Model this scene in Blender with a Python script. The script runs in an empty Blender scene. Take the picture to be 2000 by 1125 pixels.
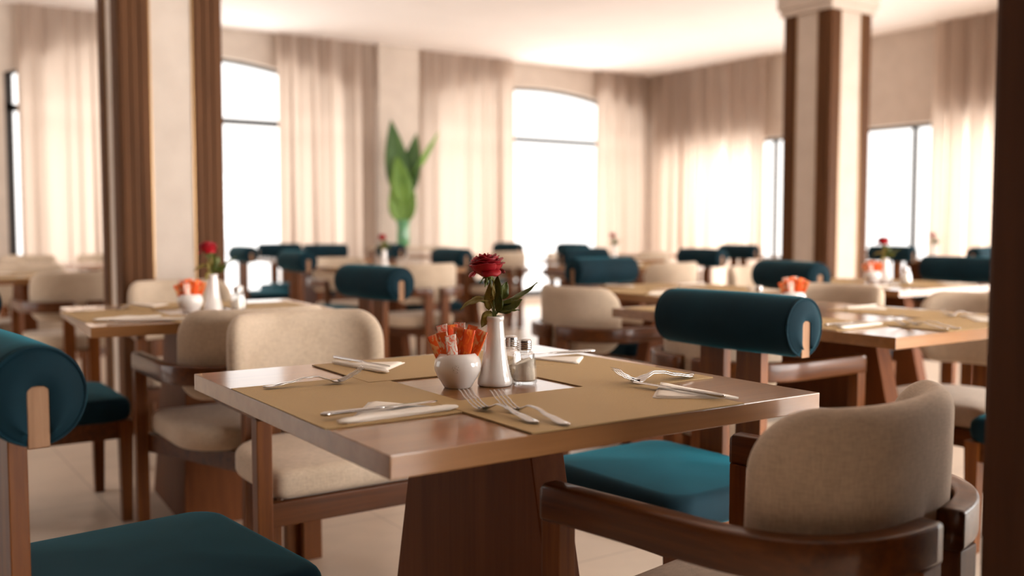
import bpy, bmesh, math, random
from mathutils import Vector, Matrix
random.seed(7)
PI = math.pi
SC = bpy.context.scene
COL = SC.collection

# ------------------------------------------------------------------ camera
FPX, PITCH, YAW, EYE = 1902.7, .0619, .5999, 1.069
cam_d = bpy.data.cameras.new('camera')
cam = bpy.data.objects.new('camera', cam_d)
COL.objects.link(cam)
cam.location = (0, 0, EYE)
cam.rotation_euler = (PI/2 - PITCH, 0, -YAW)
cam_d.sensor_width = 36
cam_d.lens = FPX/2000*36
cam_d.clip_start = .05
cam_d.dof.use_dof = True
cam_d.dof.focus_distance = 1.90
cam_d.dof.aperture_fstop = 1.95
SC.camera = cam

# ------------------------------------------------------------------ world, exposure
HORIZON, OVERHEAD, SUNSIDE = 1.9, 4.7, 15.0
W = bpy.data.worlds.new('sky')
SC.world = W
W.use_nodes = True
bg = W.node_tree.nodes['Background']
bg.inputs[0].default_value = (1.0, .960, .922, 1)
# sky shaped to light the room: dimmer along the horizon, brighter overhead, below and on an added sun side
def wnode(t, **kw):
    n = W.node_tree.nodes.new(t)
    for k, v in kw.items(): setattr(n, k, v)
    return n
wl = W.node_tree.links.new
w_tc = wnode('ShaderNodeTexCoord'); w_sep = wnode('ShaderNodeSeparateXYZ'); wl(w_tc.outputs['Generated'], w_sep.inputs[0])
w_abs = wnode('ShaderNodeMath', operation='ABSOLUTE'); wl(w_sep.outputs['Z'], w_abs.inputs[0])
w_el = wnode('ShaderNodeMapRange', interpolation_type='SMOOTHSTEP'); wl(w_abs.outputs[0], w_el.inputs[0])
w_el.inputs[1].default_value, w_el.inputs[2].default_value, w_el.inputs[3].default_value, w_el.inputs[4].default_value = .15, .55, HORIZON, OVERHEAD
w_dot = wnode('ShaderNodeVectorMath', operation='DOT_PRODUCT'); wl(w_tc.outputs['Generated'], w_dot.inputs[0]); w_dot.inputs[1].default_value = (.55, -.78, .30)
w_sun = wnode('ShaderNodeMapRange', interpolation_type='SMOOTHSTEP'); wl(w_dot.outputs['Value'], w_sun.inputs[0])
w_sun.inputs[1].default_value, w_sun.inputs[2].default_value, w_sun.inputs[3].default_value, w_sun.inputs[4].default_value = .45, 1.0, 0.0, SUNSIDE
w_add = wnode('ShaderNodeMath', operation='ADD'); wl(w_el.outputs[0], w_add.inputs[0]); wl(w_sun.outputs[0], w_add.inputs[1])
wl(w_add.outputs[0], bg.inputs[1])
SC.view_settings.view_transform = 'Standard'
SC.view_settings.look = 'None'
SC.view_settings.gamma = 1
SC.view_settings.use_curve_mapping = False
SC.view_settings.exposure = 0.40
try:
    SC.cycles.use_denoising = True
    SC.cycles.denoiser = 'OPENIMAGEDENOISE'
    SC.cycles.max_bounces = 12
    SC.cycles.diffuse_bounces = 7
    SC.cycles.transparent_max_bounces = 12
    SC.cycles.sample_clamp_indirect = 12
    SC.cycles.caustics_refractive = False
    SC.cycles.caustics_reflective = False
except Exception:
    pass

XR, YB, XL, YF, H = 10.04, 11.02, -2.6, -2.4, 3.31     # room: inner faces of the walls, ceiling height

def portal(loc, rot, sx, sy):
    l = bpy.data.lights.new('window_daylight', 'AREA')
    l.shape = 'RECTANGLE'; l.size = sx; l.size_y = sy
    l.cycles.is_portal = True
    o = bpy.data.objects.new('window_daylight', l)
    COL.objects.link(o); o.location = loc; o.rotation_euler = rot
portal((3.3, YB+.24, 1.5), (-PI/2, 0, 0), 3.9, 2.9)
portal((8.06, YB+.24, 1.5), (-PI/2, 0, 0), 3.9, 2.9)
for y0, y1 in ((4.55, 10.75), (-2.1, 4.15)):
    portal((XR+.24, (y0+y1)/2, 1.17), (0, PI/2, 0), 2.2, y1-y0)
portal((5.1, YF-.24, 1.3), (PI/2, 0, 0), 7.0, 2.4)
portal((XL-.24, 7.6, 1.3), (0, -PI/2, 0), 2.4, 5.6)

# ------------------------------------------------------------------ materials
def mat(name):
    m = bpy.data.materials.new(name); m.use_nodes = True
    nt = m.node_tree
    return m, nt, nt.nodes['Principled BSDF'], nt.nodes['Material Output']
def N(nt, t, **kw):
    n = nt.nodes.new(t)
    for k, v in kw.items():
        if k in n.inputs.keys(): n.inputs[k].default_value = v
        else: setattr(n, k, v)
    return n
def ramp(nt, stops):
    r = nt.nodes.new('ShaderNodeValToRGB')
    e = r.color_ramp.elements
    e[0].position, e[0].color = stops[0][0], (*stops[0][1], 1)
    e[1].position, e[1].color = stops[-1][0], (*stops[-1][1], 1)
    for p, c in stops[1:-1]:
        q = e.new(p); q.color = (*c, 1)
    return r
def coords(nt, scale=(1, 1, 1), rot=(0, 0, 0), kind='Object'):
    t = nt.nodes.new('ShaderNodeTexCoord'); mp = nt.nodes.new('ShaderNodeMapping')
    mp.inputs['Scale'].default_value = scale; mp.inputs['Rotation'].default_value = rot
    nt.links.new(t.outputs[kind], mp.inputs['Vector'])
    return mp.outputs[0]
def bump(nt, src, p, strength=.2, dist=.001):
    b = nt.nodes.new('ShaderNodeBump'); b.inputs['Strength'].default_value = strength; b.inputs['Distance'].default_value = dist
    nt.links.new(src, b.inputs['Height']); nt.links.new(b.outputs[0], p.inputs['Normal'])
def simple(name, col, rough=.5, **kw):
    m, nt, p, o = mat(name)
    p.inputs['Base Color'].default_value = (*col, 1); p.inputs['Roughness'].default_value = rough
    for k, v in kw.items(): p.inputs[k.replace('_', ' ')].default_value = v
    return m
def mottled(name, c1, c2, scale, rough, bscale=None, bstr=.2, bdist=.001):
    m, nt, p, o = mat(name)
    v = coords(nt)
    n = N(nt, 'ShaderNodeTexNoise', Scale=scale, Detail=5.0)
    nt.links.new(v, n.inputs['Vector'])
    r = ramp(nt, [(.3, c1), (.7, c2)])
    nt.links.new(n.outputs[0], r.inputs[0]); nt.links.new(r.outputs[0], p.inputs['Base Color'])
    p.inputs['Roughness'].default_value = rough; p.inputs['Specular IOR Level'].default_value = .3
    if bscale:
        n2 = N(nt, 'ShaderNodeTexNoise', Scale=bscale, Detail=4.0)
        nt.links.new(v, n2.inputs['Vector']); bump(nt, n2.outputs[0], p, bstr, bdist)
    return m
def wood(name, c1, c2, axis='z', rough=.4, dens=45, coat=0.0, spec=.2):
    m, nt, p, o = mat(name)
    s = [dens]*3; s['xyz'.index(axis)] = dens*.045
    v = coords(nt, tuple(s))
    n = N(nt, 'ShaderNodeTexNoise', Scale=1.0, Detail=6.0, Roughness=.62, Distortion=.4)
    nt.links.new(v, n.inputs['Vector'])
    r = ramp(nt, [(.28, c1), (.5, tuple((a+b)/2 for a, b in zip(c1, c2))), (.72, c2)])
    nt.links.new(n.outputs[0], r.inputs[0]); nt.links.new(r.outputs[0], p.inputs['Base Color'])
    p.inputs['Roughness'].default_value = rough
    p.inputs['Coat Weight'].default_value = coat; p.inputs['Coat Roughness'].default_value = .13
    p.inputs['Specular IOR Level'].default_value = spec
    bump(nt, n.outputs[0], p, .08, .0006)
    return m
D1, D2 = (.08, .0215, .0032), (.19, .060, .0100)
WOODZ = wood('walnut_upright', D1, D2, 'z', .45, coat=.06)
WOODX = wood('walnut_across', (.05, .014, .0022), (.125, .038, .0065), 'x', .45, coat=.06)
WOODY = wood('walnut_along', (.05, .0135, .0022), (.13, .040, .007), 'y', .42, coat=.4)
ENDGRAIN = wood('walnut_end', (.19, .095, .047), (.30, .165, .09), 'z', .6, 90)
TOPX = wood('table_wood', (.205, .084, .022), (.29, .133, .044), 'x', .40, 26, coat=.85, spec=.2)
PED = wood('pedestal_wood', (.092, .026, .0055), (.155, .046, .0105), 'z', .6, 30, spec=.12)
PILW = wood('pillar_wood', (.060, .023, .007), (.115, .046, .016), 'z', .65, 25, spec=.15)
PILD = wood('dark_pillar_wood', (.045, .016, .005), (.08, .029, .010), 'z', .55, 25)
BRONZE = simple('bronze_strip', (.34, .19, .075), .35, Metallic=.6)
def velvet(name, col):
    m, nt, p, o = mat(name)
    v = coords(nt)
    n = N(nt, 'ShaderNodeTexNoise', Scale=9.0, Detail=4.0)
    nt.links.new(v, n.inputs['Vector'])
    r = ramp(nt, [(.35, tuple(c*.78 for c in col)), (.7, tuple(c*1.2 for c in col))])
    nt.links.new(n.outputs[0], r.inputs[0]); nt.links.new(r.outputs[0], p.inputs['Base Color'])
    p.inputs['Roughness'].default_value = .85
    p.inputs['Sheen Weight'].default_value = .32; p.inputs['Sheen Roughness'].default_value = .32
    p.inputs['Sheen Tint'].default_value = (.03, .50, .66, 1)
    p.inputs['Specular IOR Level'].default_value = .2
    n2 = N(nt, 'ShaderNodeTexNoise', Scale=500.0); nt.links.new(v, n2.inputs['Vector']); bump(nt, n2.outputs[0], p, .15, .0005)
    return m
TEAL = velvet('teal_velvet', (.0007, .014, .022))
def linen(name, c1, c2):
    m, nt, p, o = mat(name)
    v = coords(nt)
    n = N(nt, 'ShaderNodeTexNoise', Scale=7.0, Detail=6.0); nt.links.new(v, n.inputs['Vector'])
    r = ramp(nt, [(.3, c1), (.7, c2)]); nt.links.new(n.outputs[0], r.inputs[0])
    va = coords(nt, (420, 420, 60)); vb = coords(nt, (60, 60, 420))
    na = N(nt, 'ShaderNodeTexNoise', Scale=1.0); nb = N(nt, 'ShaderNodeTexNoise', Scale=1.0)
    nt.links.new(va, na.inputs['Vector']); nt.links.new(vb, nb.inputs['Vector'])
    ad = N(nt, 'ShaderNodeMath', operation='ADD'); nt.links.new(na.outputs[0], ad.inputs[0]); nt.links.new(nb.outputs[0], ad.inputs[1])
    mr = N(nt, 'ShaderNodeMapRange'); mr.inputs[1].default_value = .7; mr.inputs[2].default_value = 1.3; mr.inputs[3].default_value = .82; mr.inputs[4].default_value = 1.1
    nt.links.new(ad.outputs[0], mr.inputs[0])
    mx = N(nt, 'ShaderNodeVectorMath', operation='SCALE'); nt.links.new(r.outputs[0], mx.inputs[0]); nt.links.new(mr.outputs[0], mx.inputs['Scale'])
    nt.links.new(mx.outputs[0], p.inputs['Base Color'])
    p.inputs['Roughness'].default_value = .9; p.inputs['Sheen Weight'].default_value = .15
    bump(nt, ad.outputs[0], p, .35, .0006)
    return m
LINEN = linen('cream_linen', (.45, .345, .245), (.54, .425, .315))
def matweave():
    m, nt, p, o = mat('woven_mat')
    va = coords(nt, (1, 1, 1))
    w1 = N(nt, 'ShaderNodeTexWave', Scale=85.0, Distortion=0.0); w1.bands_direction = 'X'
    w2 = N(nt, 'ShaderNodeTexWave', Scale=85.0, Distortion=0.0); w2.bands_direction = 'Y'
    nt.links.new(va, w1.inputs['Vector']); nt.links.new(va, w2.inputs['Vector'])
    mu = N(nt, 'ShaderNodeMath', operation='MAXIMUM'); nt.links.new(w1.outputs['Fac'], mu.inputs[0]); nt.links.new(w2.outputs['Fac'], mu.inputs[1])
    r = ramp(nt, [(.1, (.17, .10, .035)), (.75, (.43, .285, .12)), (1, (.52, .35, .16))])
    nt.links.new(mu.outputs[0], r.inputs[0]); nt.links.new(r.outputs[0], p.inputs['Base Color'])
    p.inputs['Roughness'].default_value = .62; p.inputs['Specular IOR Level'].default_value = .3
    bump(nt, mu.outputs[0], p, .4, .0006)
    return m
MAT = matweave()
def curtain_mat():
    m, nt, p, o = mat('curtain_cloth')
    v = coords(nt, (60, 60, 3))
    n = N(nt, 'ShaderNodeTexNoise', Scale=1.0, Detail=3.0); nt.links.new(v, n.inputs['Vector'])
    r = ramp(nt, [(.3, (.40, .325, .27)), (.7, (.47, .385, .325))]); nt.links.new(n.outputs[0], r.inputs[0])
    d = N(nt, 'ShaderNodeBsdfDiffuse'); t = N(nt, 'ShaderNodeBsdfTranslucent'); t.inputs[0].default_value = (.68, .54, .44, 1)
    nt.links.new(r.outputs[0], d.inputs[0])
    mx = N(nt, 'ShaderNodeMixShader'); mx.inputs[0].default_value = .5
    nt.links.new(d.outputs[0], mx.inputs[1]); nt.links.new(t.outputs[0], mx.inputs[2])
    nt.links.new(mx.outputs[0], o.inputs['Surface'])
    return m
CURT = curtain_mat()
PLASTER = mottled('wall_plaster', (.49, .41, .345), (.55, .465, .395), 6, .85, 45, .35, .004)
CEIL = mottled('ceiling_paint', (.84, .79, .755), (.87, .82, .785), 2, .9)
def floor_mat():
    m, nt, p, o = mat('floor_tiles')
    v = coords(nt, (1, 1, 1))
    b = N(nt, 'ShaderNodeTexBrick', Scale=1.0); b.offset = 0.0; b.squash = 1.0
    b.inputs['Brick Width'].default_value = .8; b.inputs['Row Height'].default_value = .8; b.inputs['Mortar Size'].default_value = .0025
    b.inputs['Color1'].default_value = (.66, .54, .43, 1); b.inputs['Color2'].default_value = (.685, .565, .45, 1); b.inputs['Mortar'].default_value = (.42, .34, .28, 1)
    nt.links.new(v, b.inputs['Vector'])
    n = N(nt, 'ShaderNodeTexNoise', Scale=3.0, Detail=6.0, Distortion=1.2); nt.links.new(v, n.inputs['Vector'])
    r = ramp(nt, [(.3, (.88, .88, .88)), (.7, (1, 1, 1))]); nt.links.new(n.outputs[0], r.inputs[0])
    mx = N(nt, 'ShaderNodeVectorMath', operation='MULTIPLY'); nt.links.new(b.outputs[0], mx.inputs[0]); nt.links.new(r.outputs[0], mx.inputs[1])
    nt.links.new(mx.outputs[0], p.inputs['Base Color']); p.inputs['Roughness'].default_value = .33
    return m
FLOOR = floor_mat()
FRAME = simple('dark_window_metal', (.03, .027, .025), .45, Metallic=.3)
def pane_mat():
    m, nt, p, o = mat('window_glass')
    t = N(nt, 'ShaderNodeBsdfTransparent'); g = N(nt, 'ShaderNodeBsdfGlossy', Roughness=.02)
    mx = N(nt, 'ShaderNodeMixShader'); mx.inputs[0].default_value = .05
    nt.links.new(t.outputs[0], mx.inputs[1]); nt.links.new(g.outputs[0], mx.inputs[2]); nt.links.new(mx.outputs[0], o.inputs['Surface'])
    return m
PANE = pane_mat()
CERAMIC = simple('white_ceramic', (.80, .76, .72), .12, Coat_Weight=.5)
def bowl_mat():
    m, nt, p, o = mat('printed_ceramic')
    v = coords(nt)
    d = N(nt, 'ShaderNodeVectorMath', operation='DISTANCE'); d.inputs[1].default_value = (-.0255, -.0375, .041)
    nt.links.new(v, d.inputs[0])
    n = N(nt, 'ShaderNodeTexNoise', Scale=520.0, Detail=2.0); nt.links.new(v, n.inputs['Vector'])
    lt = N(nt, 'ShaderNodeMath', operation='LESS_THAN'); lt.inputs[1].default_value = .0085; nt.links.new(d.outputs['Value'], lt.inputs[0])
    gt = N(nt, 'ShaderNodeMath', operation='GREATER_THAN'); gt.inputs[1].default_value = .56; nt.links.new(n.outputs[0], gt.inputs[0])
    mu = N(nt, 'ShaderNodeMath', operation='MULTIPLY'); nt.links.new(lt.outputs[0], mu.inputs[0]); nt.links.new(gt.outputs[0], mu.inputs[1])
    r = ramp(nt, [(0, (.80, .76, .72)), (1, (.52, .47, .43))]); nt.links.new(mu.outputs[0], r.inputs[0])
    nt.links.new(r.outputs[0], p.inputs['Base Color']); p.inputs['Roughness'].default_value = .12; p.inputs['Coat Weight'].default_value = .5
    return m
BOWLM = bowl_mat()
STEEL = simple('polished_steel', (.50, .47, .45), .16, Metallic=1.0)
CAPM = simple('shaker_steel', (.55, .52, .5), .25, Metallic=1.0)
def jar_glass():
    m, nt, p, o = mat('clear_glass')
    t = N(nt, 'ShaderNodeBsdfTransparent'); t.inputs[0].default_value = (.985, .985, .98, 1)
    g = N(nt, 'ShaderNodeBsdfGlossy', Roughness=.03)
    lw = N(nt, 'ShaderNodeLayerWeight'); lw.inputs['Blend'].default_value = .32
    mr = N(nt, 'ShaderNodeMapRange'); mr.inputs[3].default_value = .05; mr.inputs[4].default_value = .62
    nt.links.new(lw.outputs['Facing'], mr.inputs[0])
    mx = N(nt, 'ShaderNodeMixShader'); nt.links.new(mr.outputs[0], mx.inputs[0])
    nt.links.new(t.outputs[0], mx.inputs[1]); nt.links.new(g.outputs[0], mx.inputs[2]); nt.links.new(mx.outputs[0], o.inputs['Surface'])
    return m
GLASS = jar_glass()
SALT = mottled('salt_grains', (.84, .74, .60), (.90, .82, .70), 400, .8, 900, .4, .0006)
PEPPER = mottled('pepper_grains', (.42, .30, .19), (.72, .60, .46), 500, .8, 900, .4, .0006)
NAPK = mottled('paper_napkin', (.78, .71, .62), (.84, .77, .69), 30, .9, 600, .25, .0004)
ROSE = mottled('rose_petal', (.21, .002, .006), (.38, .005, .013), 30, .55, 120, .2, .0006)
LEAFD = mottled('rose_leaf', (.045, .065, .010), (.12, .13, .018), 60, .45, 200, .2, .0005)
LEAFY = mottled('yellowing_leaf', (.17, .11, .018), (.25, .20, .035), 60, .5, 200, .2, .0005)
STEM = simple('rose_stem', (.16, .20, .05), .5)
PLANTL = mottled('large_leaf', (.10, .20, .035), (.20, .34, .06), 4, .45)
PLANTD = mottled('deep_green_leaf', (.045, .10, .03), (.09, .17, .05), 4, .45)
GREENV = simple('green_vase_glass', (.18, .45, .22), .15, Transmission_Weight=.35, IOR=1.45)
def sachet(name, seedv, a, b):
    m, nt, p, o = mat(name)
    v = coords(nt, (140, 140, 55))
    mp = v.node; mp.inputs['Location'].default_value = (seedv*3.1, seedv*1.7, seedv*2.3)
    n = N(nt, 'ShaderNodeTexNoise', Scale=1.0, Detail=2.0, Distortion=.8); nt.links.new(v, n.inputs['Vector'])
    r = ramp(nt, [(.40, a), (.52, (.80, .09, .008)), (.60, b)])
    r.color_ramp.interpolation = 'LINEAR'
    nt.links.new(n.outputs[0], r.inputs[0]); nt.links.new(r.outputs[0], p.inputs['Base Color']); p.inputs['Roughness'].default_value = .35
    return m
SACO = [sachet('orange_sachet', 1, (.80, .12, .012), (.80, .40, .16)), sachet('red_orange_sachet', 2, (.72, .07, .010), (.85, .22, .03)), sachet('orange_striped_sachet', 4, (.80, .15, .02), (.82, .62, .42))]
SACW = sachet('white_sachet', 3, (.82, .74, .66), (.78, .66, .55))
SEAM = simple('dark_tie', (.02, .02, .025), .6)

# ------------------------------------------------------------------ mesh helpers
def obj(name, bm, m, parent=None, smooth=True, loc=None):
    me = bpy.data.meshes.new(name)
    bmesh.ops.recalc_face_normals(bm, faces=bm.faces[:])
    for f in bm.faces: f.smooth = smooth
    bm.to_mesh(me); bm.free()
    for mm in (m if isinstance(m, (list, tuple)) else [m]): me.materials.append(mm)
    o = bpy.data.objects.new(name, me); COL.objects.link(o)
    if parent: o.parent = parent
    if loc: o.location = loc
    return o
def tag(o, label, cat, group=None, kind=None):
    o['label'] = label; o['category'] = cat
    if group: o['group'] = group
    if kind: o['kind'] = kind
    return o
def thing(name, label, cat, loc=(0, 0, 0), rz=0, group=None):
    o = bpy.data.objects.new(name, None); COL.objects.link(o)
    o.empty_display_size = .05
    o.location = loc; o.rotation_euler = (0, 0, rz)
    return tag(o, label, cat, group)
def struct(o):
    o['kind'] = 'structure'; return o
def copy_tree(o, parent=None):
    c = o.copy(); COL.objects.link(c)
    if parent: c.parent = parent
    for ch in list(o.children): copy_tree(ch, c)
    return c
def box(bm, x0, x1, y0, y1, z0, z1, bev=0.0, seg=2):
    r = bmesh.ops.create_cube(bm, size=1.0)
    vs = r['verts']
    for v in vs:
        v.co = Vector(((x0+x1)/2+v.co.x*(x1-x0), (y0+y1)/2+v.co.y*(y1-y0), (z0+z1)/2+v.co.z*(z1-z0)))
    if bev:
        es = list({e for v in vs for e in v.link_edges})
        bmesh.ops.bevel(bm, geom=es, offset=bev, segments=seg, affect='EDGES', profile=.6)
    return bm
def BX(*a, **k): return box(bmesh.new(), *a, **k)
def lathe(bm, prof, n=40, cx=0, cy=0, cap=True):
    rings = []
    for r, z in prof:
        rings.append([bm.verts.new((cx+r*math.cos(2*PI*i/n), cy+r*math.sin(2*PI*i/n), z)) for i in range(n)])
    for a, b in zip(rings, rings[1:]):
        for i in range(n): bm.faces.new((a[i], a[(i+1) % n], b[(i+1) % n], b[i]))
    if cap:
        bm.faces.new(list(reversed(rings[0]))); bm.faces.new(rings[-1])
    return bm
def tube(bm, pts, rad, n=8):
    pts = [Vector(p) for p in pts]; rings = []
    for i, p in enumerate(pts):
        t = (pts[min(i+1, len(pts)-1)] - pts[max(i-1, 0)]).normalized()
        a = t.cross(Vector((0, 0, 1)))
        if a.length < .1: a = t.cross(Vector((1, 0, 0)))
        a.normalize(); b = t.cross(a)
        r = rad[i] if isinstance(rad, (list, tuple)) else rad
        rings.append([bm.verts.new(p + a*r*math.cos(2*PI*k/n) + b*r*math.sin(2*PI*k/n)) for k in range(n)])
    for A, B in zip(rings, rings[1:]):
        for k in range(n): bm.faces.new((A[k], A[(k+1) % n], B[(k+1) % n], B[k]))
    bm.faces.new(list(reversed(rings[0]))); bm.faces.new(rings[-1])
    return bm
def loops_to_mesh(bm, loops, cap0=True, cap1=True):
    L = [[bm.verts.new(p) for p in lp] for lp in loops]
    n = len(L[0])
    for a, b in zip(L, L[1:]):
        for i in range(n): bm.faces.new((a[i], a[(i+1) % n], b[(i+1) % n], b[i]))
    if cap0: bm.faces.new(list(reversed(L[0])))
    if cap1: bm.faces.new(L[-1])
    return bm
def rrect(hx, hy, r, n=8):
    pts = []
    for k, (sx, sy) in enumerate(((1, 1), (-1, 1), (-1, -1), (1, -1))):
        for i in range(n+1):
            a = PI/2*k + PI/2*i/n
            pts.append((sx*(hx-r)+r*math.cos(a), sy*(hy-r)+r*math.sin(a)))
    return pts
def cushion(bm, outline, inset, z0, z1, er, crown=.006, crown0=0.0, ns=5, nr=6, fn=None):
    """outline(i) -> closed plan outline inset by i; soft solid between z0 and z1"""
    loops = []
    def add(o, z): loops.append([(x, y, z) for x, y in o])
    base = outline(er)
    cx = sum(p[0] for p in base)/len(base); cy = sum(p[1] for p in base)/len(base)
    def scaled(f): return [(cx+(x-cx)*f, cy+(y-cy)*f) for x, y in base]
    for k in range(1, nr+1):
        f = .03 + .97*k/nr if k < nr else 1
        add(scaled(f), z0 - crown0*(1-f*f))
    for k in range(1, ns+1):
        a = PI/2*k/ns; add(outline(er*(1-math.sin(a))), z0+er*(1-math.cos(a)))
    for k in range(0, ns+1):
        a = PI/2*k/ns; add(outline(er*(1-math.cos(a))), z1-er*(1-math.sin(a)))
    for k in range(nr-1, 0, -1):
        f = .03 + .97*k/nr; add(scaled(f), z1 + crown*(1-f*f))
    if fn: loops = [[fn(*p) for p in lp] for lp in loops]
    return loops_to_mesh(bm, loops)

# ------------------------------------------------------------------ pixel -> world (the photograph's camera), used once to measure positions
def bp(px, py, z):
    x = (px-1000)/FPX; u = -(py-562.5)/FPX
    fw = math.cos(PITCH)+u*math.sin(PITCH); up = u*math.cos(PITCH)-math.sin(PITCH)
    X = x*math.cos(YAW)+fw*math.sin(YAW); Y = -x*math.sin(YAW)+fw*math.cos(YAW)
    t = (z-EYE)/up
    return X*t, Y*t

# ------------------------------------------------------------------ room shell
T = .24
bm = BX(XL-T, XR+T, YF-T, YB+T, -.12, 0); struct(obj('floor', bm, FLOOR, smooth=False))
bm = BX(XL-T, XR+T, YF-T, YB+T, H, H+.15); struct(obj('ceiling', bm, CEIL, smooth=False))
def wall(name, a0, a1, wins, place, m=None):
    """wins: (w0, w1, sill, top function); built as columns, then given its thickness"""
    cuts = {a0, a1}
    for w0, w1, s, tf in wins:
        for i in range(33): cuts.add(w0+(w1-w0)*i/32)
    cuts = sorted(cuts)
    bm = bmesh.new()
    def q(x0, x1, zb0, zb1, zt0, zt1):
        lo = [place(x0, zb0, 0), place(x1, zb1, 0), place(x1, zt1, 0), place(x0, zt0, 0)]
        hi = [place(x0, zb0, T), place(x1, zb1, T), place(x1, zt1, T), place(x0, zt0, T)]
        L = [bm.verts.new(p) for p in lo]; U = [bm.verts.new(p) for p in hi]
        bm.faces.new(L); bm.faces.new(list(reversed(U)))
        for i in (0, 2): bm.faces.new((L[i], U[i], U[(i+1) % 4], L[(i+1) % 4]))
        for i in (1, 3):
            bm.faces.new((L[i], U[i], U[(i+1) % 4], L[(i+1) % 4]))
    for x0, x1 in zip(cuts, cuts[1:]):
        mid = (x0+x1)/2
        w = next((w for w in wins if w[0] < mid < w[1]), None)
        if w is None: q(x0, x1, 0, 0, H, H)
        else:
            q(x0, x1, 0, 0, w[2], w[2]); q(x0, x1, w[3](x0), w[3](x1), H, H)
    bmesh.ops.remove_doubles(bm, verts=bm.verts[:], dist=1e-5)
    return struct(obj(name, bm, m or PLASTER, smooth=False))
def arch(c, hw, zs, za):
    # circular segment springing at zs, apex za
    s = za-zs; R = (hw*hw+s*s)/(2*s)
    return lambda x: za-R+math.sqrt(max(R*R-(x-c)**2, 0))
A1 = arch(3.305, 1.935, 2.63, 3.0); A2 = arch(8.065, 1.935, 2.63, 3.0)
SILL = .1
flat = lambda z: (lambda x: z)
wall('wall_back', XL-T, XR+T, [(1.37, 5.24, SILL, A1), (6.13, 10.0, SILL, A2)], lambda a, z, d: (a, YB+d, z))
wall('wall_right', YF, YB, [(4.55, 10.75, SILL, flat(2.25)), (-2.1, 4.15, SILL, flat(2.25))], lambda a, z, d: (XR+d, a, z))
wall('wall_front', XL-T, XR+T, [(1.6, 8.6, .1, flat(2.5))], lambda a, z, d: (a, YF-d, z), PILD)  # unseen wall, dark wood chosen for stronger contrast in the room
wall('wall_left', YF, YB, [(4.8, 10.4, SILL, flat(2.5))], lambda a, z, d: (XL-d, a, z), PILD)  # unseen wall given dark wood so left-facing sides stay darker

def window(name, a0, a1, topf, place, mull, transom, n=24):
    fr = .09
    bm = bmesh.new()
    # outer frame: sill, two jambs and the head that follows the opening
    def bar(a, b, z0, z1, d0=.10, d1=.16):
        ps = [place(a, z0, d0), place(b, z0, d0), place(b, z1, d0), place(a, z1, d0)]
        pe = [place(a, z0, d1), place(b, z0, d1), place(b, z1, d1), place(a, z1, d1)]
        loops_to_mesh(bm, [ps, pe])
    bar(a0, a1, SILL, SILL+fr); bar(a0, a0+fr, SILL, topf(a0+.001)); bar(a1-fr, a1, SILL, topf(a1-.001))
    for i in range(n):
        x0, x1 = a0+(a1-a0)*i/n, a0+(a1-a0)*(i+1)/n
        lo = [place(x0, topf(x0)-.04, .10), place(x1, topf(x1)-.04, .10), place(x1, topf(x1), .10), place(x0, topf(x0), .10)]
        hi = [place(x0, topf(x0)-.04, .16), place(x1, topf(x1)-.04, .16), place(x1, topf(x1), .16), place(x0, topf(x0), .16)]
        loops_to_mesh(bm, [lo, hi])
    if transom: bar(a0, a1, transom-.035, transom+.035)
    for x in mull: bar(x-.03, x+.03, SILL, (transom or topf(x)))
    o = struct(obj(name, bm, FRAME, smooth=False))
    bm = bmesh.new()
    for i in range(n):
        x0, x1 = a0+(a1-a0)*i/n, a0+(a1-a0)*(i+1)/n
        bm.faces.new([bm.verts.new(place(*p)) for p in ((x0, SILL, .13), (x1, SILL, .13), (x1, topf(x1), .13), (x0, topf(x0), .13))])
    bmesh.ops.remove_doubles(bm, verts=bm.verts[:], dist=1e-5)
    obj('pane', bm, PANE, o, smooth=False)
    return o
PB = lambda a, z, d: (a, YB+d, z)
PR = lambda a, z, d: (XR+d, a, z)
PF = lambda a, z, d: (a, YF-d, z)
window('window_1', 1.37, 5.24, A1, PB, (), 2.288)
window('window_2', 6.13, 10.0, A2, PB, (), 2.288)
window('window_3', 4.55, 10.75, flat(2.25), PR, (6.67, 8.7), None)
window('window_4', -2.1, 4.15, flat(2.25), PR, (0, 2.1), None)
window('window_5', 1.6, 8.6, flat(2.5), PF, (4.0, 6.3), None)
window('window_6', 4.8, 10.4, flat(2.5), lambda a, z, d: (XL-d, a, z), (6.7, 8.5), None)
# plaster pier between the two arched windows
struct(obj('pier', BX(5.45, 6.02, YB-.16, YB, 0, H, bev=.01), PLASTER, smooth=False))
for nm, a in (('baseboard_back', (XL, XR-.001, YB-.015, YB, 0, .09)), ('baseboard_left', (XL, XL+.015, YF, YB-.02, 0, .09))):
    struct(obj(nm, BX(*a), PLASTER, smooth=False))

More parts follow.
